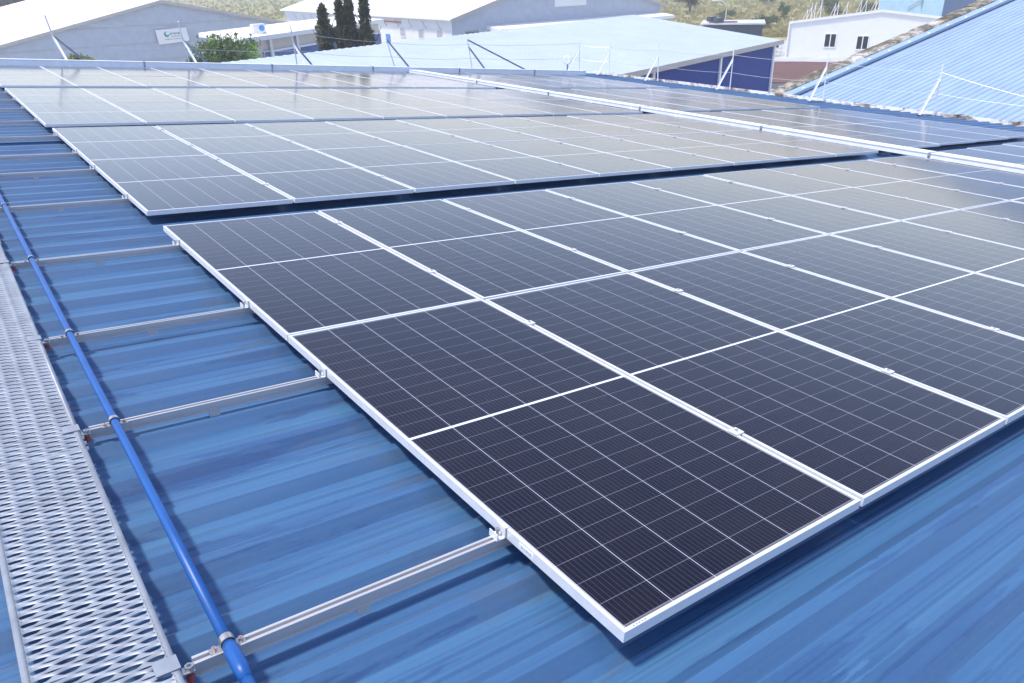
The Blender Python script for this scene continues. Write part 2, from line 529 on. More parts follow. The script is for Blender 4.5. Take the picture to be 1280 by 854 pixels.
# ------------------------------------------------------------------ mounting rails and clamps
RAILS = [[.543, 1.888, 2.884, 4.238], [5.768, 7.147, 8.097, 9.377], [10.746, 12.114, 13.211, 14.35], [15.80, 17.15, 18.12, 19.45]]
def rail_mesh(L):
    # channel section seen in the photo: two lips round a slot, fluted flank, foot flange
    p = [(-.0145, -.036), (-.0062, -.036), (-.0062, -.045), (.0062, -.045), (.0062, -.036), (.0145, -.036), (.0145, -.056), (.0085, -.059), (.0085, -.070),
         (.016, -.0725), (.016, -.075), (-.016, -.075), (-.016, -.0725), (-.0085, -.070), (-.0085, -.059), (-.0145, -.056)]
    m = MB()
    n = len(p)
    vs = [(x, y, z) for x in (0, L) for (y, z) in p]
    m.add(vs, [(k, (k + 1) % n, n + (k + 1) % n, n + k) for k in range(n)])
    # slot closed at both ends by three pieces per cap, built convex
    for x in (0, 1):
        o = x * n
        for q in ((0, 1, 2, 15), (15, 2, 3, 6), (3, 4, 5, 6), (15, 6, 7, 14), (14, 7, 8, 13), (13, 8, 9, 12), (12, 9, 10, 11)):
            m.f.append(tuple(o + i for i in q)); m.mi.append(0)
    return m.mesh('mounting_rail', MAT['rail'])
RL = rail_mesh(17.90)
foot = MB(); foot.box(-.02, .02, -.0160, .0160, -.101, -.0755)
FT = foot.mesh('rail_foot', MAT['rail'])
for bi, ys in enumerate(RAILS):
    for k, y in enumerate(ys):
        r = tag(put('mounting_rail', None), f'grey aluminium rail, {ORD[k]} from the front under the {BLOCK[bi][1]} block of panels', 'rail', 'rails carrying the panels')
        on_roof(r, -.935, y, 0)
        put('rail_profile', RL, r)
        for q in range(9 if bi < 2 else 5):
            ftt = put('rail_foot', FT, r); ftt.location = (.45 + q * 1.9, 0, 0)

# mid clamp (on seams) and end clamp (left edge)
mb = MB(); mb.box(-.024, .024, -.022, .022, .001, .0045); mb.box(-.007, .007, -.020, .020, -.034, .001)
MC = mb.mesh('clamp_plate', MAT['alu'])
mb = MB(); mb.tube([(0, 0, .0045), (0, 0, .011)], .0075, 8); mb.cur = 0
MBolt = mb.mesh('clamp_bolt', MAT['steel'])
mb = MB()
mb.box(-.006, .010, -.022, .022, .001, .004); mb.box(-.006, -.002, -.022, .022, -.035, .001); mb.box(-.034, -.006, -.022, .022, -.036, -.032); mb.box(-.034, -.031, -.022, .022, -.032, -.012)
EC = mb.mesh('clamp_plate', MAT['alu'])
mb = MB(); mb.tube([(-.018, 0, -.032), (-.018, 0, -.010)], .0048, 8); mb.tube([(-.018, 0, -.012), (-.018, 0, -.004)], .0085, 6)
EB = mb.mesh('clamp_bolt', MAT['steel'])
mc0 = ec0 = None
for bi, ys in enumerate(RAILS):
    for k, y in enumerate(ys):
        if ec0 is None:
            ec0 = put('end_clamp', None); put('clamp_plate', EC, ec0); put('clamp_bolt', EB, ec0); c = ec0
        else: c = copy_tree(ec0)
        on_roof(c, BLOCK[bi][2] - .002, y, 0)
        tag(c, f'silver end clamp with bolt on the left edge, {ORD[k]} rail of the {BLOCK[bi][1]} block', 'clamp', 'end clamps on the left edge')
        if bi > 1: continue
        for i in range(1, 9):
            if mc0 is None:
                mc0 = put('mid_clamp', None); put('clamp_plate', MC, mc0); put('clamp_bolt', MBolt, mc0); c = mc0
            else: c = copy_tree(mc0)
            on_roof(c, i * PITCH - .010, y, .0015)
            tag(c, f'small silver mid clamp, {ORD[i-1]} seam from the left, {ORD[k]} rail of the {BLOCK[bi][1]} block', 'clamp', 'mid clamps on the panel seams')

# ------------------------------------------------------------------ walkway of expanded steel
WX0, WX1, WZ = -1.277, -.970, -.030
def lens(x, cx, half, h):
    d = abs(((x - cx + .03) % .06) - .03)
    return h * (math.cos(d / half * math.pi / 2)) ** .8 if d < half else 0.0
def deck_mesh(L):
    m = MB()
    m_in0, m_in1 = .016, WX1 - WX0 - .016
    nx = 60
    xs = [m_in0 + (m_in1 - m_in0) * i / nx for i in range(nx + 1)]
    P = .018
    rows = int(L / P)
    hole = lambda j, x: (0.0 if (j == 0 or j == rows or x < m_in0 + .004 or x > m_in1 - .004) else (lens(x, .034, .0255, .0152) if j % 2 == 0 else lens(x, .064, .022, .0066)))
    for j in range(rows):
        vs = []
        for x in xs:
            g0, g1 = hole(j, x), hole(j + 1, x)
            lo, hi = j * P + g0 / 2, (j + 1) * P - g1 / 2
            wave = math.cos((x - .034) / .06 * 2 * math.pi)
            if j % 2 == 0: zl, zh = -.0028 * (g0 / .0168), -.0012 * (g1 / .0070)
            else: zl, zh = -.0020 * (g0 / .0070), -.0038 * (g1 / .0168)
            if j == 0: lo = 0.0
            vs += [(x, lo, zl), (x, (lo + hi) / 2, (zl + zh) / 2 + .0030 + .0016 * wave * (1 if j % 2 else -1)), (x, hi, zh)]
        fs = []
        for i in range(nx):
            a = i * 3
            fs += [(a, a + 3, a + 4, a + 1), (a + 1, a + 4, a + 5, a + 2)]
        m.add(vs, fs)
    y1 = rows * P
    W_ = WX1 - WX0
    m.box(0, .016, 0, y1, -.003, .0004); m.box(W_ - .016, W_, 0, y1, -.003, .0004)
    return m, y1
def walkway(y0, L, label, detail=True):
    r = on_roof(tag(put('walkway_grating', None), label, 'walkway', 'walkway sections along the roof'), WX0, y0, WZ)
    m, y1 = deck_mesh(L)
    o = put('deck', m.mesh('expanded_deck', MAT['galv'], smooth=True), r)
    Wd = WX1 - WX0
    for x in (0, Wd):
        f = MB()
        f.box(x - .0015, x + .0015, .001, y1 - .001, -.052, -.0035)
        put('side_flange', f.mesh('side_flange', MAT['galv']), r)
    if detail:
        for q in range(4):
            f = MB(); yy = .035 + q * .045
            f.tube([(Wd + .0015, yy, -.022), (Wd + .010, yy, -.022)], .0085, 6)
            put('joint_bolt', f.mesh('joint_bolt', MAT['steel']), r)
    return r
walkway(-1.28, 3.02, 'galvanised expanded metal walkway section nearest the camera', False)
walkway(1.7266, 3.02, 'galvanised expanded metal walkway section beyond the four joint bolts')
walkway(4.7332, 3.02, 'galvanised walkway section leaving the picture at its left edge')

# hold-down clips of the walkway at the rails
clip0 = None
for k, y in enumerate((.543, 1.888, 2.884, 4.238)):
    if clip0 is None:
        clip0 = put('walkway_clip', None); c = clip0
        f = MB(); f.box(-.052, .004, .012, .062, .0008, .004); f.box(.001, .004, .012, .062, -.022, .0008)
        put('clip_plate', f.mesh('clip_plate', MAT['galv']), c)
        f = MB(); f.tube([(.022, .016, -.046), (.022, .016, -.004)], .006, 8); f.tube([(.022, .016, -.016), (.022, .016, -.004)], .011, 6)
        f.box(.004, .034, .004, .028, -.020, -.016)
        put('clip_bolt', f.mesh('clip_bolt', MAT['steel']), c)
        f = MB(); f.tube([(.022, .016, -.052), (.022, .016, -.030)], .0095, 8)
        put('bolt_sleeve', f.mesh('bolt_sleeve', MAT['red']), c)
    else: c = copy_tree(clip0)
    on_roof(c, WX1, y - .03, WZ + .001)
    tag(c, f'walkway hold-down clip with red marked bolt at the {ORD[k]} rail from the front', 'clip', 'clips between walkway and rails')

# ------------------------------------------------------------------ blue pipe along the walkway
pr = on_roof(tag(put('water_pipe', None), 'bright blue plastic water pipe running beside the walkway over the rails', 'pipe'), -.851, 0, -.019)
mb = MB(); mb.tube([(0, .50, 0), (0.001, 1.2, -.001), (0, 1.9, 0), (-.001, 2.4, -.002), (0, 2.9, 0), (0.001, 3.6, -.003), (0.001, 6, 0), (0, 12, 0), (0, 21.0, 0)], .0148, 16)
put('pipe_run', mb.mesh('pipe_run', MAT['pipe'], True), pr)
mb = MB(); mb.tube([(0, .535, 0), (0, .505, 0), (0, .44, 0), (0, .40, 0)], [.0153, .0200, .0200, .0165], 16); mb.tube([(0, .42, 0), (0, -1.4, 0)], .0148, 16)
put('pipe_socket', mb.mesh('pipe_socket', MAT['pipe'], True), pr)
pc0 = None
for k, y in enumerate((.560, 1.888, 2.884, 4.238, 5.768, 7.147)):
    if pc0 is None:
        pc0 = put('pipe_clamp', None); c = pc0
        f = MB(); f.tube([(0, -.0115, 0), (0, .0115, 0)], .0258, 20); put('band', f.mesh('band', MAT['steel']), c)
        f = MB(); f.tube([(0, -.0155, 0), (0, .0155, 0)], .0246, 20)
        put('rubber_liner', f.mesh('rubber_liner', MAT['rubber']), c)
        for sx in (-1, 1):
            f = MB(); f.box(min(sx * .020, sx * .062), max(sx * .020, sx * .062), -.012, .012, -.0245, -.0215)
            f.tube([(sx * .046, 0, -.0215), (sx * .046, 0, -.008)], .0085, 6)
            lug = put('lug', f.mesh('lug', MAT['steel']), c)
            f = MB(); f.box(sx * .046 - .002, sx * .046 + .002, -.007, .007, -.0078, -.0072)
            put('paint_mark', f.mesh('paint_mark', MAT['red']), lug)
    else: c = copy_tree(pc0)
    on_roof(c, -.851, y - .015, -.019); c.scale = (.72, .9, .72)
    tag(c, f'steel pipe clamp with two bolts on the blue pipe, {ORD[k]} from the front', 'pipe clamp', 'clamps holding the blue pipe')

# ------------------------------------------------------------------ cable trays
def tray(label, x, y, along, L, w, z0, z1, joints):
    r = on_roof(tag(put('cable_tray', None), label, 'cable tray', 'closed cable trays on the roof'), x, y, 0)
    def bx(a0, a1, b0, b1, c0, c1):
        m = MB()
        if along == 'Y': m.box(b0, b1, a0, a1, c0, c1)
        else: m.box(a0, a1, b0, b1, c0, c1)
        return m
    put('tray_body', bx(0, L, .006, w - .006, z0, z1 - .012).mesh('tray_body', MAT['tray']), r)
    n = int(L / 3) + 1
    for i in range(n):
        a0, a1 = i * 3 + .002, min(L, i * 3 + 2.996)
        if a1 - a0 < .1: continue
        put('lid', bx(a0, a1, -.004, w + .004, z1 - .0115 , z1 + random.uniform(0, .003)).mesh('lid', MAT['tray']), r)
    for a in joints:
        m = bx(a - .018, a + .018, -.009, w + .009, z0 + .01, z1 + .006)
        b = put('strap', m.mesh('strap', MAT['galv']), r)
        m2 = MB()
        if along == 'Y': m2.tube([(-.009, a, (z0 + z1) / 2), (-.022, a, (z0 + z1) / 2)], .011, 6)
        else: m2.tube([(a, -.009, (z0 + z1) / 2), (a, -.022, (z0 + z1) / 2)], .011, 6)
        put('strap_bolt', m2.mesh('strap_bolt', MAT['steel']), b)
    for a in [1.0 + 2.5 * i for i in range(int(L / 2.5))]:
        m = bx(a - .03, a + .03, -.03, w + .03, -.101, z0 - .0015)
        put('tray_bracket', m.mesh('tray_bracket', MAT['rail']), r)
    return r
tray('long bright cable tray crossing the panel ranks from right to far edge', 10.68, -1.5, 'Y', 21.6, .30, -.034, .048, (4.0, 6.0, 9.0, 12.0, 15.0, 18.0))
tray('grey cable tray along the far roof edge behind the last panels', -3.0, 20.30, 'X', 20.9, .16, -.03, .105, (3.2, 6.4, 9.6, 12.6, 15.6, 18.6))

# ------------------------------------------------------------------ gutter, fence posts, wires
gr = on_roof(tag(put('roof_gutter', None), 'stained white gutter lip along the right roof edge below the fence', 'gutter'), 20.17, RY0, 0)
mb = MB()
yy = 0.0
while yy < 26.4:
    L = random.uniform(1.2, 2.6)
    L = min(L, 26.4 - yy)
    mb.box(0, .05, yy + .01, yy + L - .01, -.30, -.035 + random.uniform(-.012, .012))
    yy += L
mb.box(.06, .30, 0, 26.4, -.30, -.26); mb.box(.27, .30, 0, 26.4, -.26, -.05)
put('gutter_lip', mb.mesh('gutter_lip', MAT['gutter']), gr)
for q in range(18):
    m = MB(); y_ = .8 + q * 1.45
    m.box(-.03, .26, y_, y_ + .05, -.028, -.020); put('gutter_strap', m.mesh('gutter_strap', MAT['bark']), gr)

def fence_post(label, foot, top, braces, group, plate=True, dark=()):
    r = on_roof(tag(put('fence_post', None), label, 'fence post', group), *foot)
    f, t = Vector(foot), Vector(top)
    m = MB(); m.tube([(0, 0, 0), t - f], .017, 8); put('post', m.mesh('post', MAT['post']), r)
    for i, (b, hfrac) in enumerate(braces):
        m = MB(); b = Vector(b)
        a, e = b - f, (t - f) * hfrac
        d = (e - a).normalized(); s1 = d.cross(Vector((0, 1, 0))).normalized(); s2 = d.cross(s1).normalized()
        m.obox(a - s1 * .022 - s2 * .022, (e - a), s1 * .044, s2 * .006); m.obox(a - s1 * .022 - s2 * .016, (e - a), s1 * .006, s2 * .038)
        put('brace', m.mesh('brace', MAT['brace'] if i in dark else MAT['post']), r)
    if plate:
        m = MB()
        xs_ = [0] + [b[0] - f.x for b, _ in braces]
        ys_ = [0] + [b[1] - f.y for b, _ in braces]
        m.box(min(xs_) - .12, max(xs_) + .08, min(ys_) - .08, max(ys_) + .08, .0, .006)
        put('base_plate', m.mesh('base_plate', MAT['plate']), r)
    return r
RP = [((20.05, 9.0, -.1), (20.05, 9.08, 1.15)), ((20.05, 12.25, -.1), (20.05, 12.38, 1.19)), ((20.05, 15.65, -.1), (20.05, 15.74, 1.17)),
      ((20.05, 18.85, -.1), (20.05, 19.0, 1.12)), ((20.0, 21.3, -.1), (20.0, 21.46, 1.09)), ((19.35, 22.3, -.1), (19.35, 22.44, 1.10))]
where = ('in front of the pale blue neighbour roof, rightmost', 'beside the mossy parapet', 'in front of the navy wall, nearer one', 'at the left end of the navy wall',
         'before the pale roof, next to the floodlight', 'at the far right roof corner')
for (f, t), wh in zip(RP, where):
    fence_post('white fence post with slanted brace ' + wh, f, t, [((f[0] - .55, f[1] + .10, -.1), .74)], 'fence posts on the right roof edge')
FP = [((1.78, 21.2, -.1), (1.48, 20.75, 1.05)), ((4.75, 21.3, -.1), (4.42, 20.8, 1.05)), ((7.72, 21.3, -.1), (7.36, 20.8, 1.08)),
      ((10.95, 21.4, -.1), (10.55, 21.3, .86)), ((13.9, 21.5, -.1), (13.65, 21.5, .90))]
wf = ('at the far edge before the grey gable, leftmost', 'at the far edge beside the wall sign', 'at the far edge before the office windows',
      'at the far edge right of the cypress trees', 'at the far edge before the pale blue roof')
for i, ((f, t), wh) in enumerate(zip(FP, wf)):
    br = [((f[0] + .05, f[1] - .75, -.1), .62), ((f[0] + .62, f[1] + .15, -.1), .62)] if i < 3 else [((f[0] + .55, f[1] - .1, -.1), .97)]
    if i == 4: br.append(((f[0] + 2.75, f[1] + .3, -.1), 1.02)); br[0] = (br[0][0], .80)
    fence_post('slim fence post with slanted braces ' + wh, f, t, br, 'fence posts on the far roof edge', False, dark=(1,) if i < 3 else (0, 1))
def wires(pts_list, labels, group):
    for pts, lb in zip(pts_list, labels):
        o_ = roofpt(*pts[0]); m = MB(); line = []
        for a, b in zip(pts[:-1], pts[1:]):
            for k in range(6):
                q = k / 6; p = Vector(a).lerp(Vector(b), q); p.z -= .05 * 4 * q * (1 - q); line.append(p - Vector(pts[0]))
        line.append(Vector(pts[-1]) - Vector(pts[0]))
        m.tube(line, .0055, 6)
        on_roof(tag(put('fence_wire', m.mesh('fence_wire', MAT['wire'])), lb, 'wire', group), *pts[0])
at = lambda ft, h: tuple(Vector(ft[0]).lerp(Vector(ft[1]), h))
wires([[(20.05, 5.6, .38)] + [at(p, h) for p in RP] for h in (.42, .84)],
      ('lower fence wire strung along the right roof edge', 'upper fence wire strung along the right roof edge'), 'fence wires')
wires([[at(p, h) for p in FP] + [at(RP[5], h)] for h in (.45, .88)],
      ('lower fence wire strung along the far roof edge', 'upper fence wire strung along the far roof edge'), 'fence wires')
# floodlight near the far corner
r = on_roof(tag(put('floodlight', None), 'white conical floodlight on a short stand at the far right corner', 'floodlight'), 18.35, 21.85, -.10)
m = MB(); m.tube([(0, 0, 0), (0, 0, .40)], .028, 8); m.box(-.12, .12, -.10, .10, .0, .012); put('stand', m.mesh('stand', MAT['grey']), r)
m = MB(); m.tube([(.02, .06, .44), (-.06, -.04, .46), (-.22, -.22, .48), (-.26, -.26, .482)], [.05, .08, .15, .155], 16); h_ = put('housing', m.mesh('housing', MAT['post'], True), r)
m = MB(); m.tube([(-.261, -.261, .482), (-.266, -.266, .4822)], .138, 16); put('lens', m.mesh('lens', MAT['lamp_glass']), h_)
m = MB(); m.tube([(.05, .03, .40), (.05, .03, .60)], .055, 10); put('driver_box', m.mesh('driver_box', MAT['grey']), r)

# ------------------------------------------------------------------ neighbour roof on the right
def ribbed(o, a, b, la, lb, pitch, hgt, top=.25, slope=.12, under=.05):
    """ribs run along b, repeat along a; a solid sheet"""
    a, b, o = Vector(a).normalized(), Vector(b).normalized(), Vector(o)
    n_ = a.cross(b)
    if n_.z < 0: n_ = -n_
    pr_ = rib_profile(0, la, pitch, pitch * top, pitch * slope, 0, hgt)
    m = MB()
    n = len(pr_)
    vs = [o + a * t + n_ * h + b * s for s in (0, lb) for (t, h) in pr_] + [o + a * t - n_ * under + b * s for s in (0, lb) for t in (0, la)]
    fs = [(k, k + 1, n + k + 1, n + k) for k in range(n - 1)]
    q = 2 * n
    fs += [(q, q + 2, q + 3, q + 1), tuple(list(range(n)) + [q + 1, q]), tuple(list(range(n, 2 * n)) + [q + 3, q + 2])]
    fs += [(0, n, q + 2, q), (n - 1, 2 * n - 1, q + 3, q + 1)]
    m.add(vs, fs)
    return m
nb = tag(put('neighbour_building', None), 'neighbour building with pale blue ribbed roof and mossy parapet', 'building')
e1 = Vector((.9966, -.0828, .200)).normalized()
eh = Vector((0, 1, 0))
P0 = Vector((20.55, 14.78, 5.765))               # outer edge of the parapet at the eave
o0 = P0 + Vector((0, -.99 - 22, -.13))
put('roof', ribbed(o0, eh, e1, 22.0, 21, .21, .030).mesh('neighbour_roof', MAT['neigh_roof']), nb)
m = MB()
p0 = P0 + Vector((0, -.985, -.12))
m.obox(p0, e1 * 21, eh * .44, Vector((0, 0, .05)))
m.obox(p0 + eh * -.05 + Vector((0, 0, .051)), e1 * 21, eh * .16, Vector((0, 0, .08)))
fl = put('rake_flashing', m.mesh('rake_flashing', MAT['neigh_roof']), nb)
for k in range(20):
    m = MB(); c_ = p0 + e1 * (.6 + k * 1.05) + eh * -.01 + Vector((0, 0, .128)); m.tube([c_, c_ + Vector((0, 0, .05))], .055, 8)
    put('fastener_cap', m.mesh('fastener_cap', MAT['post']), fl)
m = MB()
q0 = P0 - eh * .53
pp = [(-.0, -2.0), (0, -.06), (.08, 0), (.44, 0), (.53, -.06), (.53, -2.0)]
npar = 40
for k in range(npar):
    s0, s1 = k * 21 / npar, (k + 1) * 21 / npar - .0005
    j = random.uniform(-.025, .025)
    m.prism([q0 + e1 * s0 + eh * t + Vector((0, 0, z + (j if z > -1 else 0))) for t, z in pp], e1 * (s1 - s0))
put('parapet', m.mesh('parapet', MAT['moss']), nb)
m = MB(); c0 = o0 + Vector((.15, 0, 0))
ext = Vector((e1.x, e1.y, 0)).normalized() * 20
m.prism([c0 + Vector((0, 0, -.1)), c0 + ext + Vector((0, 0, -.1 + 20 * .2)), Vector((c0.x + ext.x, c0.y + ext.y, 0)), Vector((c0.x, c0.y, 0))], eh * 22.2)
put('wall', m.mesh('neighbour_wall', MAT['wall_white']), nb)

# ------------------------------------------------------------------ pale blue hall with navy wall
bh = tag(put('blue_hall', None), 'long hall with bleached pale blue roof and navy front wall', 'building')
ea, eb = Vector((44.24, 31.61, 4.9)), Vector((26.31, 27.13, 4.9))
d = (eb - ea).normalized()                       # along the eave, towards the left
back = Vector((-d.y, d.x, 0)); back = back if back.y > 0 else -back
L_ = 41.0
rise = Vector((back.x * 11.0, back.y * 11.0, 1.36))
put('roof', ribbed(ea - d * .3 - back * .35 + Vector((0, 0, -.04)), d, rise, L_, 11.45, .45, .020).mesh('hall_roof', MAT['blue_roof']), bh)
put('roof', ribbed(ea - d * .3 + rise + Vector((0, 0, -.04)) + back * .05, d, Vector((back.x * 11, back.y * 11, -1.36)), L_, 11.3, .45, .035).mesh('hall_roof_back', MAT['blue_roof']), bh)
m = MB()
w0 = ea
m.prism([w0, w0 + rise, w0 + back * 22, (w0 + back * 22).to_2d().to_3d(), w0.to_2d().to_3d()], d * (L_ - .6))
wl = put('wall', m.mesh('hall_wall', MAT['navy']), bh)
m = MB(); m.obox(ea - d * .35 - back * .42 + Vector((0, 0, -.26)), d * L_, back * .06, Vector((0, 0, .27)))
put('eave_trim', m.mesh('eave_trim', MAT['trim']), bh)
for s_ in (.12, 7.9, 15.6, 23.3):
    m = MB(); m.obox(ea + d * s_ - back * .10 + Vector((0, 0, -4.9)), d * .22, back * .10, Vector((0, 0, 4.6)))
    put('downpipe', m.mesh('downpipe', MAT['post']), bh)

# ------------------------------------------------------------------ generic gabled hall
def gabled(name, label, K, g_, r_, w, l, ze, zr, wall, roof, over=.4, drop=0.0):
    t = tag(put(name, None), label, 'building')
    K, g_, r_ = Vector((*K, 0)), Vector((*g_, 0)).normalized(), Vector((*r_, 0)).normalized()
    Z = Vector((0, 0, 1))
    t.location = K
    m = MB()
    m.prism([Vector(), g_ * w, g_ * w + Z * ze, g_ * (w / 2) + Z * zr, Z * ze], r_ * l - Z * drop)
    put('wall', m.mesh(name + '_wall', wall), t)
    sl_ = (zr - ze) / (w / 2)
    m = MB()
    for sgn in (0, 1):
        a = g_ * (-over) + Z * (ze - over * sl_) if sgn == 0 else g_ * (w + over) + Z * (ze - over * sl_)
        b = g_ * (w / 2) + Z * zr
        m.prism([a + Z * .02 - r_ * over, b + Z * .02 - r_ * over, b + Z * .14 - r_ * over, a + Z * .14 - r_ * over], r_ * (l + 2 * over) - Z * drop)
    put('roof', m.mesh(name + '_roof', roof), t)
    m = MB()
    for a in (-g_ * over + Z * (ze - over * sl_), g_ * (w + over) + Z * (ze - over * sl_)):
        b = g_ * (w / 2) + Z * zr
        m.prism([a - r_ * (over + .03) - Z * .12, b - r_ * (over + .03) - Z * .12, b - r_ * (over + .03) + Z * .15, a - r_ * (over + .03) + Z * .15], r_ * .027)
    put('rake_trim', m.mesh('rake_trim', MAT['trim'] if name != 'white_workshop' else MAT['wall_white']), t)
    return t, K, g_, r_

def window(parent, o, a, up, out, w, h, frame, pane, bars=1, name='window'):
    """frame standing proud of a wall; o is the lower left corner in the parent's space"""
    o, a, up, out = Vector(o), Vector(a).normalized(), Vector(up), Vector(out).normalized()
    fw = min(w, h) * .08
    m = MB()
    m.obox(o, a * w, up * fw, out * .06); m.obox(o + up * (h - fw), a * w, up * fw, out * .06)
    m.obox(o + up * fw, a * fw, up * (h - 2 * fw), out * .06); m.obox(o + up * fw + a * (w - fw), a * fw, up * (h - 2 * fw), out * .06)
    for k in range(bars):
        m.obox(o + a * (w * (k + 1) / (bars + 1) - fw / 2) + up * fw, a * fw, up * (h - 2 * fw), out * .055)
    wn_ = put(name, m.mesh(name, frame), parent)
    m = MB(); m.obox(o + a * fw + up * fw + out * .004, a * (w - 2 * fw), up * (h - 2 * fw), out * .02)
    put('pane', m.mesh('pane', pane), wn_)
    return wn_
Zv = Vector((0, 0, 1))

# grey shed with white roof and wall sign
sh, K, g_, r_ = gabled('grey_shed', 'grey clad shed with broad gable and bright white roof, at the left', (2.6, 81.6), (1, 0), (0, 1), 32.3, 70, 4.2, 7.66, MAT['grey_wall'], MAT['white_roof'])
for z_ in (5.62, 4.10, 2.6):
    hw_ = 16.15 - max(0, (z_ - 4.2)) / .2143
    m = MB(); m.box(16.15 - hw_ + .1, 16.15 + hw_ - .1, -.03, -.002, z_, z_ + .07); put('cladding_seam', m.mesh('cladding_seam', MAT['trim']), sh)
sg = tag(put('wall_sign', None), 'white wall sign with teal round emblem on the grey gable', 'sign')
sg.location = (17.75, 81.46, 3.95)
m = MB(); m.prism([(0, 0, 1.28), (.10, 0, 0), (2.95, 0, .14), (2.85, 0, 1.38)], (0, -.06, 0)); put('board', m.mesh('board', MAT['wall_white']), sg)
m = MB(); m.tube([(.95, -.062, .86), (.95, -.075, .86)], .24, 20); put('emblem', m.mesh('emblem', MAT['teal']), sg)
m = MB(); m.tube([(1.02, -.076, .93), (1.02, -.085, .93)], .15, 16); put('emblem', m.mesh('emblem_dot', MAT['wall_white']), sg)
m = MB()
for k in range(9): m.box(1.27 + k * .12, 1.27 + k * .12 + random.uniform(.07, .10), -.072, -.062, .80 + (.04 if k % 3 else -.05), .98)
for k in range(12): m.box(1.32 + k * .09, 1.38 + k * .09, -.072, -.062, .60, .67)
for k in range(13): m.box(.75 + k * .13, .84 + k * .13, -.072, -.062, .38, .45)
put('lettering', m.mesh('lettering', MAT['ink']), sg)

# office with lime corner and blue glazing
of = tag(put('office_building', None), 'low cream office with lime green corner and blue windows behind cypresses', 'building')
oc = Vector((17.33, 55.13, 0)); of.location = oc
oa = Vector((.831, .556, 0)); ob = Vector((-.04, .999, 0)); OL = 19.0
m = MB(); m.obox(oa * 1.35, oa * (OL - 1.35), ob * 8, Zv * 5.5); put('wall', m.mesh('office_wall', MAT['cream']), of)
m = MB(); m.obox(oa * .3, oa * 1.048, ob * 8, Zv * 5.5); put('wall', m.mesh('lime_wall', MAT['lime']), of)['label'] = 'lime green corner wall'
m = MB(); m.obox(-oa * .35 - ob * .7 + Zv * 5.5, oa * (OL + .7), ob * 9.2, Zv * .30); put('roof', m.mesh('office_roof', MAT['wall_white']), of)
window(of, oa * 1.95 - ob * .07 + Zv * 3.0, oa, Zv, -ob, .75, 1.72, MAT['post'], MAT['bluepane'], 0)
for k in range(5):
    window(of, oa * (3.0 + k * 3.3) - ob * .07 + Zv * 3.0, oa, Zv, -ob, 3.0, 1.72, MAT['post'], MAT['bluepane'], 0)
    m = MB(); m.obox(oa * (2.72 + k * 3.3) - ob * .25 + Zv * 0, oa * .26, ob * .24, Zv * 5.49); put('pillar', m.mesh('pillar', MAT['wall_white']), of)
ac = tag(put('air_conditioner', None), 'white air conditioner unit on the flat office roof', 'air conditioner')
ac.location = oc + oa * 2.5 + ob * 1.2 + Zv * 5.8
m = MB(); m.box(-.45, .45, -.30, .30, .06, .66); put('case', m.mesh('case', MAT['wall_white']), ac)
m = MB(); m.tube([(.16, -.301, .38), (.16, -.33, .38)], .20, 16); put('fan_grille', m.mesh('fan_grille', MAT['bluepaint']), ac)
m = MB(); m.box(-.5, -.42, -.3, .3, 0, .06); m.box(.42, .5, -.3, .3, 0, .06); put('feet', m.mesh('feet', MAT['grey']), ac)

# white factory with grey gable
fa, K, g_, r_ = gabled('white_factory', 'long white factory with plain white roof and grey gable end', (39.62, 63.6), (1, 0), (0, 1), 27.4, 41, 5.5, 9.15, MAT['grey_wall'], MAT['white_roof'], .5)
m = MB(); m.obox((-.06, .05, 0), (.055, 0, 0), (0, 40.9, 0), (0, 0, 5.35)); put('wall', m.mesh('white_side_wall', MAT['wall_white']), fa)['label'] = 'white long side wall'
for yq in (1.7, 5.2, 8.9, 17, 21, 25): window(fa, (-.06, yq + 1.0, 3.55), (0, -1, 0), Zv, (-1, 0, 0), 1.0, .95, MAT['post'], MAT['grey'], 3)
m = MB(); m.obox((-.10, 12.2, 0), (.04, 0, 0), (0, .95, 0), (0, 0, 3.7)); dr = put('door', m.mesh('door', MAT['bluepaint']), fa)
m = MB(); m.obox((-.10, 14.6, 0), (.04, 0, 0), (0, .95, 0), (0, 0, 3.7)); put('door', m.mesh('door', MAT['bluepaint']), fa)
m = MB(); m.tube([(-.2, 9.5, 4.95), (-.2, 20, 4.95)], .07, 6); put('red_pipe', m.mesh('red_pipe', MAT['red_pipe']), fa)
m = MB(); m.prism([(3.8, -2.1, 4.15), (3.8, 0, 4.38), (3.8, 0, 4.72), (3.8, -2.1, 4.45)], (23.7, 0, 0)); put('awning', m.mesh('awning', MAT['wall_white']), fa)
window(fa, (1.4, 0, 3.2), (1, 0, 0), Zv, (0, -1, 0), 1.5, 1.15, MAT['grey'], MAT['pane'], 4)
m = MB(); m.box(12.2, 16.4, -.05, -.005, 5.95, 6.75); put('name_board', m.mesh('name_board', MAT['wall_white']), fa)
m = MB()
for k in range(14): m.obox((0, 2.0 + k * 2.7, 0), (.0, .1, 0), (-.45, 0, 0), (0, 0, .0)) if False else m.tube([(-.08, 2.0 + k * 2.7, 4.5), (-.5, 2.0 + k * 2.7, 5.25)], .025, 5)
put('eave_bracket', m.mesh('eave_bracket', MAT['grey']), fa)['kind'] = 'stuff'

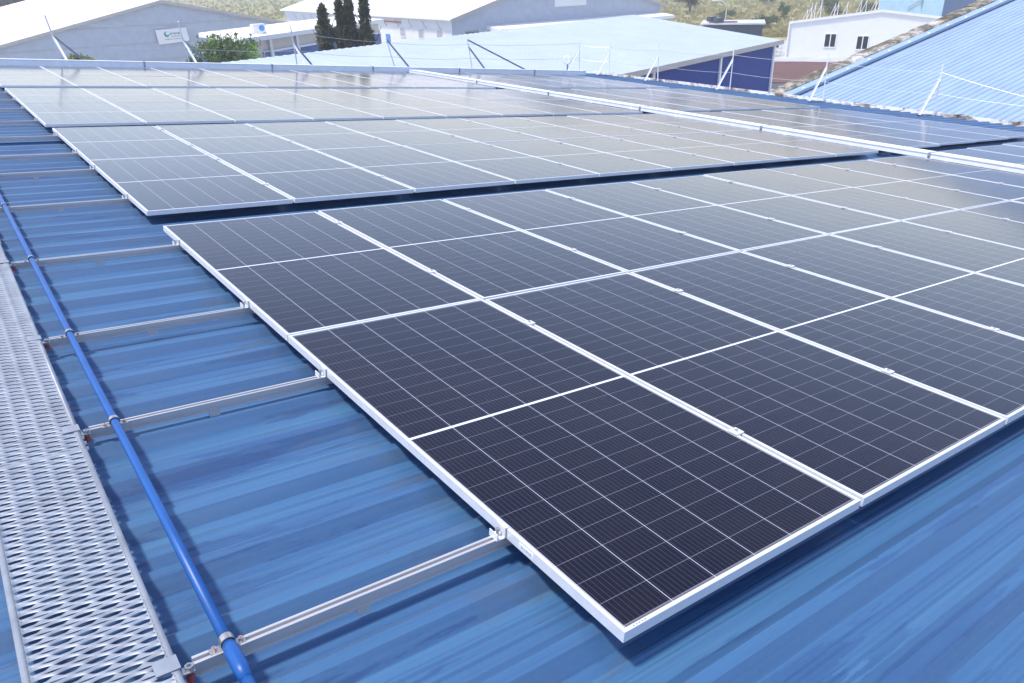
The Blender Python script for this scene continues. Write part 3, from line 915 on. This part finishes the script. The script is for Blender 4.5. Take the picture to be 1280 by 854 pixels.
# brown-roofed low shed and pale wall in front of the white workshop
bs_ = tag(put('low_shed', None), 'low shed with red-brown roof and pale walls beyond the navy hall', 'building')
ba, bb = Vector((.81, .586, 0)), Vector((.586, -.81, 0))
bs_.location = (54.2, 41.0, 0)
m = MB(); m.obox((0, 0, 0), ba * 14.5, bb * 14, Zv * .45); put('wall', m.mesh('low_shed_wall', MAT['pale']), bs_)
m = MB(); m.prism([-ba * .3 - bb * .3 + Zv * .452, ba * 14.8 - bb * .3 + Zv * .46, ba * 14.8 - bb * .3 + Zv * .54, -ba * .3 - bb * .3 + Zv * .53], bb * 14.6)
put('roof', m.mesh('low_shed_roof', MAT['brown']), bs_)

# white workshop with two windows
wg = Vector((.5115, -.8593, 0)); wr = Vector((.8593, .5115, 0))
ww, K, g_, r_ = gabled('white_workshop', 'small white workshop with low gable and two dark windows', (75.95, 52.89), wg.to_2d(), wr.to_2d(), 17.8, 18, 3.45, 4.55, MAT['wall_white'], MAT['white_roof'], .10, 2.2)
for s_, z_ in ((3.65, .95), (6.85, .75)):
    window(ww, wg * s_ + Zv * z_, wg, Zv, -wr, 1.25, 1.45, MAT['post'], MAT['pane'], 1)
m = MB(); m.tube([-wr * .12 + wg * -.02, -wr * .12 + wg * -.02 + Zv * 3.3], .10, 8); put('downpipe', m.mesh('downpipe', MAT['post']), ww)
for k, s_ in enumerate((1.6, 2.0, 2.35, 2.9, 4.3, 4.6, 5.5, 6.8, 7.3, 8.2, 8.5)):
    p = tag(put('roof_post', None), f'thin white braced post on the workshop roof edge, {ORD[k]} from the left', 'fence post', 'posts on the white workshop roof')
    p.location = K + wg * s_ + wr * .35 + Zv * (3.45 + s_ * .1236 + .13)
    hh = (1.0, 1.5, 1.6, 1.5, 1.2, 1.3, 1.2, 1.4, 1.3, 1.2, 1.5)[k]
    m = MB(); m.tube([(0, 0, 0), (0, 0, hh)], .035, 6); put('post', m.mesh('post', MAT['post']), p)
    m = MB(); m.tube([wg * -.38, wg * -.02 + Zv * hh * .8], .028, 6); put('brace', m.mesh('brace', MAT['post']), p)

# sky-blue block behind the workshop
sb = tag(put('blue_block', None), 'tall sky blue metal block behind the white workshop', 'building')
sa, sp2 = Vector((.25, -.968, 0)), Vector((.968, .25, 0)); sb.location = (103.06, 58.64, 0)
m = MB(); m.obox((0, 0, 0), sa * 7.7, sp2 * .3, Zv * 9); put('wall', m.mesh('block_front', MAT['sky_wall']), sb)
m = MB(); m.obox(sp2 * .302, sa * 7.7, sp2 * 20, Zv * 8.99); put('wall', m.mesh('block_side', MAT['deep_blue']), sb)['label'] = 'darker blue side wall'
m = MB(); m.obox(-sp2 * .3 - sa * .3 + Zv * 9, sa * 8.3, sp2 * 20.9, Zv * .2); put('roof', m.mesh('block_roof', MAT['bluepaint']), sb)
m = MB(); m.tube([sa * 5.2 - sp2 * .12 + Zv * 3.6, sa * 5.2 - sp2 * .12 + Zv * 5.4], .05, 6); m.tube([sa * 5.2 - sp2 * .12 + Zv * 4.6, sa * 3.6 - sp2 * .12 + Zv * 3.6], .05, 6)
put('wall_pipe', m.mesh('wall_pipe', MAT['grey']), sb)

# dark hut and its roof units
hu = tag(put('flat_hut', None), 'dark walled flat hut with pale roof at the field edge', 'building')
hu.location = (87.1, 64.7, 0)
ha, hb = Vector((-.62, .784, 0)), Vector((.784, .62, 0))
m = MB(); m.obox((0, 0, 0), ha * 7.5, hb * 6, Zv * 2.25); put('wall', m.mesh('hut_wall', MAT['dark']), hu)
m = MB(); m.obox(-ha * .3 - hb * .3 + Zv * 2.25, ha * 8.1, hb * 6.6, Zv * .18); put('roof', m.mesh('hut_roof', MAT['pale']), hu)
m = MB(); m.obox(ha * 3.2 + hb * .6 + Zv * 2.432, ha * 3.6, hb * 2.6, Zv * .05); put('roof_patch', m.mesh('roof_patch', MAT['brown']), hu)
for k, (s_, t_) in enumerate(((5.6, .6), (6.5, 3.2))):
    u = tag(put('roof_unit', None), ('dark cooling unit near the edge of the flat hut roof', 'dark cooling unit towards the back of the flat hut roof')[k], 'cooling unit', 'cooling units on the hut roof')
    u.location = hu.location + ha * s_ + hb * t_ + Zv * 2.432
    m = MB(); m.box(-.6, .6, -.4, .4, .05, .6); put('case', m.mesh('case', MAT['dark']), u)
    m = MB(); m.tube([(0, 0, .6), (0, 0, .66)], .3, 12); put('fan', m.mesh('fan', MAT['grey']), u)

# street lamp
lp = tag(put('street_lamp', None), 'pale street lamp with curved arm standing by the field', 'street lamp')
lp.location = (86.3, 70.1, 0)
m = MB(); m.tube([(0, 0, 0), (0, 0, 3.9)], [.09, .05], 8); put('pole', m.mesh('pole', MAT['post']), lp)
m = MB(); m.tube([(0, 0, 3.9), (-.08, .06, 4.45), (-.32, .26, 4.85), (-.72, .58, 5.05), (-1.0, .8, 5.07)], .045, 6); put('arm', m.mesh('arm', MAT['post'], True), lp)
m = MB(); m.obox((-1.5, 1.15, 5.0), (.5, -.36, .03), (.13, .18, 0), (0, 0, .10)); put('lamp_head', m.mesh('lamp_head', MAT['post']), lp)

# white racks and a dark car beside the workshop
rk = tag(put('pipe_rack', None), 'white metal rack of stacked bars left of the workshop', 'rack')
rk.location = (73.5, 53.6, 0)
m = MB()
for x in (0, 1.2, 2.4):
    for y in (0, .9): m.tube([(x, y, 0), (x, y, 1.35)], .04, 5)
put('uprights', m.mesh('uprights', MAT['post']), rk)
m = MB()
for z in (.35, .75, 1.15):
    for y in (0, .3, .6, .9): m.tube([(-.3, y, z + .05), (2.8, y + .03, z + .05)], .045, 6)
put('bars', m.mesh('bars', MAT['wall_white']), rk)
car = tag(put('parked_car', None), 'dark parked car half hidden behind the navy hall corner', 'car')
car.location = (77.5, 57.6, 0); car.rotation_euler = (0, 0, rad(-38))
m = MB(); m.prism([(-2.1, 0, .35), (2.1, 0, .35), (2.15, 0, .75), (1.2, 0, .92), (-1.9, 0, .95), (-2.15, 0, .7)], (0, 1.7, 0)); put('body', m.mesh('body', MAT['carpaint']), car)
m = MB(); m.prism([(-1.8, .12, .95), (1.1, .12, .93), (.5, .2, 1.42), (-1.3, .2, 1.45)], (0, 1.46, 0)); put('cabin', m.mesh('cabin', MAT['pane']), car)
for x in (-1.35, 1.35):
    for y in (-.03, 1.73):
        m = MB(); m.tube([(x, y - .1, .33), (x, y + .1, .33)], .33, 14); put('wheel', m.mesh('wheel', MAT['rubber']), car)

# ------------------------------------------------------------------ trees and shrubs
def crown_mesh(name, kind, w, h, n, leaf, mat, seed):
    rnd = random.Random(seed)
    m = MB()
    clumps = []
    for _ in range(max(8, int(n / 70))):
        while True:
            x, y, z = rnd.uniform(-1, 1), rnd.uniform(-1, 1), rnd.uniform(-1, 1)
            if x * x + y * y + z * z < 1: break
        clumps.append((x, y, z))
    for _ in range(n):
        if kind == 'round':
            c = rnd.choice(clumps)
            s = .17
            x, y, z = (c[0] * .86 + rnd.gauss(0, s)) * w / 2, (c[1] * .86 + rnd.gauss(0, s)) * w / 2, h / 2 + (c[2] * .88 + rnd.gauss(0, s * .8)) * h / 2
        else:                       # column narrowing upwards
            t = rnd.random() ** 1.15
            rr = w / 2 * ((1 - t) ** .62) * (.78 + .22 * math.sin(t * 23 + seed)) * math.sqrt(rnd.uniform(.35, 1.15))
            a = rnd.uniform(0, 2 * math.pi)
            x, y, z = rr * math.cos(a), rr * math.sin(a), t * h
        d = Vector((rnd.gauss(0, 1), rnd.gauss(0, 1), rnd.gauss(0, 1) + (.6 if kind == 'round' else 1.4))).normalized()
        s1 = d.orthogonal().normalized() if rnd.random() < .5 else d.cross(Vector((rnd.random(), rnd.random(), .2))).normalized()
        L = leaf * rnd.uniform(.6, 1.4); wd = L * rnd.uniform(.3, .55)
        p = Vector((x, y, z))
        m.add([p - s1 * wd * .5, p + d * L * .45 - s1 * wd * .5 * .2, p + d * L, p + d * L * .45 + s1 * wd], [(0, 1, 2, 3)])
    me = bpy.data.meshes.new(name); me.from_pydata(m.v, [], m.f); me.materials.append(mat); me.update()
    return me
def tree(name, label, cat, x, y, z0, cz, crown, trunk_h, tr, group=None, bark='bark', lean=(0, 0)):
    t = tag(put(name, None), label, cat, group); t.location = (x, y, z0)
    m = MB(); m.tube([(0, 0, 0), (lean[0] * .5, lean[1] * .5, trunk_h * .5), (lean[0], lean[1], trunk_h)], [tr, tr * .8, tr * .45], 8)
    for k in range(5):
        a = k * 1.256 + x; q = .55 + .08 * k
        s_ = Vector((lean[0] * q, lean[1] * q, trunk_h * q))
        m.tube([s_, s_ + Vector((math.cos(a) * .28 * trunk_h * .5, math.sin(a) * .28 * trunk_h * .5, trunk_h * .28))], [tr * .4, tr * .15], 5)
    put('trunk', m.mesh('trunk', MAT[bark]), t)
    c = put('crown', crown, t); c.location = (lean[0], lean[1], cz)
    return t
tree('round_bush', 'dense round green bush in front of the grey gable and lime corner', 'bush', 13.5, 46.8, 0, 3.6, crown_mesh('bush_crown', 'round', 4.3, 3.0, 5200, .22, MAT['leaf'], 3), 4.6, .14)
tree('round_bush', 'small dark green bush left of the big round bush', 'bush', 11.75, 47.2, 0, 4.1, crown_mesh('bush_crown', 'round', 1.1, 1.5, 700, .18, MAT['leaf'], 13), 4.6, .08)
tree('small_bush', 'small yellow-green bush top above the far tray at the left', 'bush', 5.25, 43.5, 0, 5.25, crown_mesh('small_bush_crown', 'round', 1.25, 1.15, 520, .20, MAT['ylw'], 5), 5.6, .06)
cyl = ('leftmost and broadest', 'second from the left', 'third from the left', 'tallest, at the right end')
for k, (x, y, top, w) in enumerate(((19.75, 46.63, 7.72, 1.62), (20.7, 46.24, 7.95, 1.15), (21.25, 46.02, 7.98, 1.30), (22.05, 45.59, 8.22, 1.12))):
    tree('cypress_tree', f'slim dark cypress before the office, {cyl[k]} of the four', 'tree', x, y, 0, .6, crown_mesh('cypress_crown', 'column', w * 1.35, top - .6, 5200, .30, MAT['cyp'], 21 + k), 6.6, .10, 'cypress trees before the office', lean=(-.12, 0))
DC = crown_mesh('field_tree_crown', 'round', 5.0, 5.5, 2600, .45, MAT['dtree'], 41)
tree('field_tree', 'dark bushy tree in the dry field above the pale blue ridge', 'tree', 129.9, 115, 0, 1.5, DC, 4.5, .25, 'trees in the dry field')
tree('field_tree', 'small deep green tree in the field, left of the bare pale trunk', 'tree', 124.5, 88.5, 0, .5, crown_mesh('field_tree_crown', 'round', 2.0, 2.4, 1100, .28, MAT['leaf'], 42), 1.6, .1, 'trees in the dry field')
tree('field_tree', 'thin pale trunked tree rising behind the white workshop', 'tree', 104.5, 68.0, 0, 6.6, crown_mesh('field_tree_crown', 'round', 2.6, 3.0, 500, .3, MAT['shrub'], 43), 7.5, .16, 'trees in the dry field', 'palebark', (.5, .3))
for k, (x, y, lb) in enumerate(((62, 172, 'nearest the picture corner'), (70, 178, 'right of its neighbour'), (54, 180, 'at the very left'), (80, 196, 'farthest right'))):
    pass
for k, (x, y, lb) in enumerate(((12.0, 178, 'at the picture corner'), (17.5, 184, 'second from the left'), (22.5, 176, 'third from the left'), (7.0, 186, 'farthest left'))):
    t = tree('dark_tree', f'dark tree beyond the white shed roof, {lb}', 'tree', x, y, 0, 1.2, DC, 5.5, .3, 'dark trees beyond the white roof')
    t.scale = (1.35, 1.35, 1.35)
SC = [crown_mesh('shrub_crown', 'round', 3.4, 2.0, 800, .34, MAT['shrub'], 50 + i) for i in range(3)]
rs = random.Random(11)
spots = [(104, 77.5, 'right of the flat hut'), (108, 79.5, 'second right of the flat hut'), (170, 126, 'above the flat hut'), (161, 103, 'above the workshop rails'), (150, 96, 'behind the small deep green tree'),
         (136, 86, 'left of the bare pale trunk'), (140, 82, 'right of the bare pale trunk'), (176, 113, 'high up the field at the right'), (188, 121, 'farthest up the field at the right'),
         (196, 150, 'far up the field in the middle'), (150, 132, 'beside the dark bushy tree'), (165, 150, 'beyond the dark bushy tree'), (205, 175, 'farthest up the field at the left'), (118, 96, 'between lamp and small tree')]
for k, (x, y, lb) in enumerate(spots):
    t = tag(put('field_shrub', None), f'low green shrub in the dry field, {lb}', 'shrub', 'shrubs in the dry field')
    t.location = (x, y, 0); t.rotation_euler = (0, 0, rs.uniform(0, 6)); s_ = rs.uniform(.7, 1.3); t.scale = (s_, s_, s_)
    put('foliage', SC[k % 3], t)
    m = MB(); m.tube([(0, 0, 0), (.1, 0, .8)], [.06, .03], 5); put('stem', m.mesh('stem', MAT['bark']), t)
# tufts of dry grass over the visible field
m = MB()
for _ in range(9000):
    a = rad(rs.uniform(46, 66)) if rs.random() < .75 else rad(rs.uniform(10, 30))
    dd = 118 + 230 * rs.random() ** 1.4
    if a < .55: dd += 90
    x, y = -1 + dd * math.sin(a), -1 + dd * math.cos(a)
    h = rs.uniform(.25, .8); w_ = rs.uniform(.2, .6); q = rs.uniform(0, 3.14)
    dx, dy = math.cos(q) * w_, math.sin(q) * w_
    m.add([(x - dx, y - dy, -.05), (x + dx, y + dy, -.05), (x + dx * 1.2 + .1, y + dy * 1.2, h), (x - dx * 1.3, y - dy * 1.1 + .1, h * .8)], [(0, 1, 2, 3)])
gm = bpy.data.meshes.new('grass_tufts'); gm.from_pydata(m.v, [], m.f)
gm.materials.append(foliage('dry_tuft_blades', (.28, .26, .11), (.44, .38, .18), .25)); gm.update()
tag(put('grass_tufts', gm), 'tufts of dry yellow grass over the field', 'grass', None, 'stuff')

# ------------------------------------------------------------------ thin haze volume, added to wash out the distance like overexposure
m = MB(); m.box(-3100, 4100, -2100, 5100, -1.5, 24)
hz = put('haze', m.mesh('haze', bpy.data.materials.new('haze')))
hz['kind'] = 'stuff'
hm = hz.data.materials[0]; hm.use_nodes = True
hn = hm.node_tree; hn.nodes.remove(hn.nodes['Principled BSDF'])
pv = hn.nodes.new('ShaderNodeVolumePrincipled')
pv.inputs['Color'].default_value = (.95, .96, 1, 1)
pv.inputs['Density'].default_value = .0013
pv.inputs['Anisotropy'].default_value = .2
hn.links.new(pv.outputs[0], hn.nodes['Material Output'].inputs['Volume'])
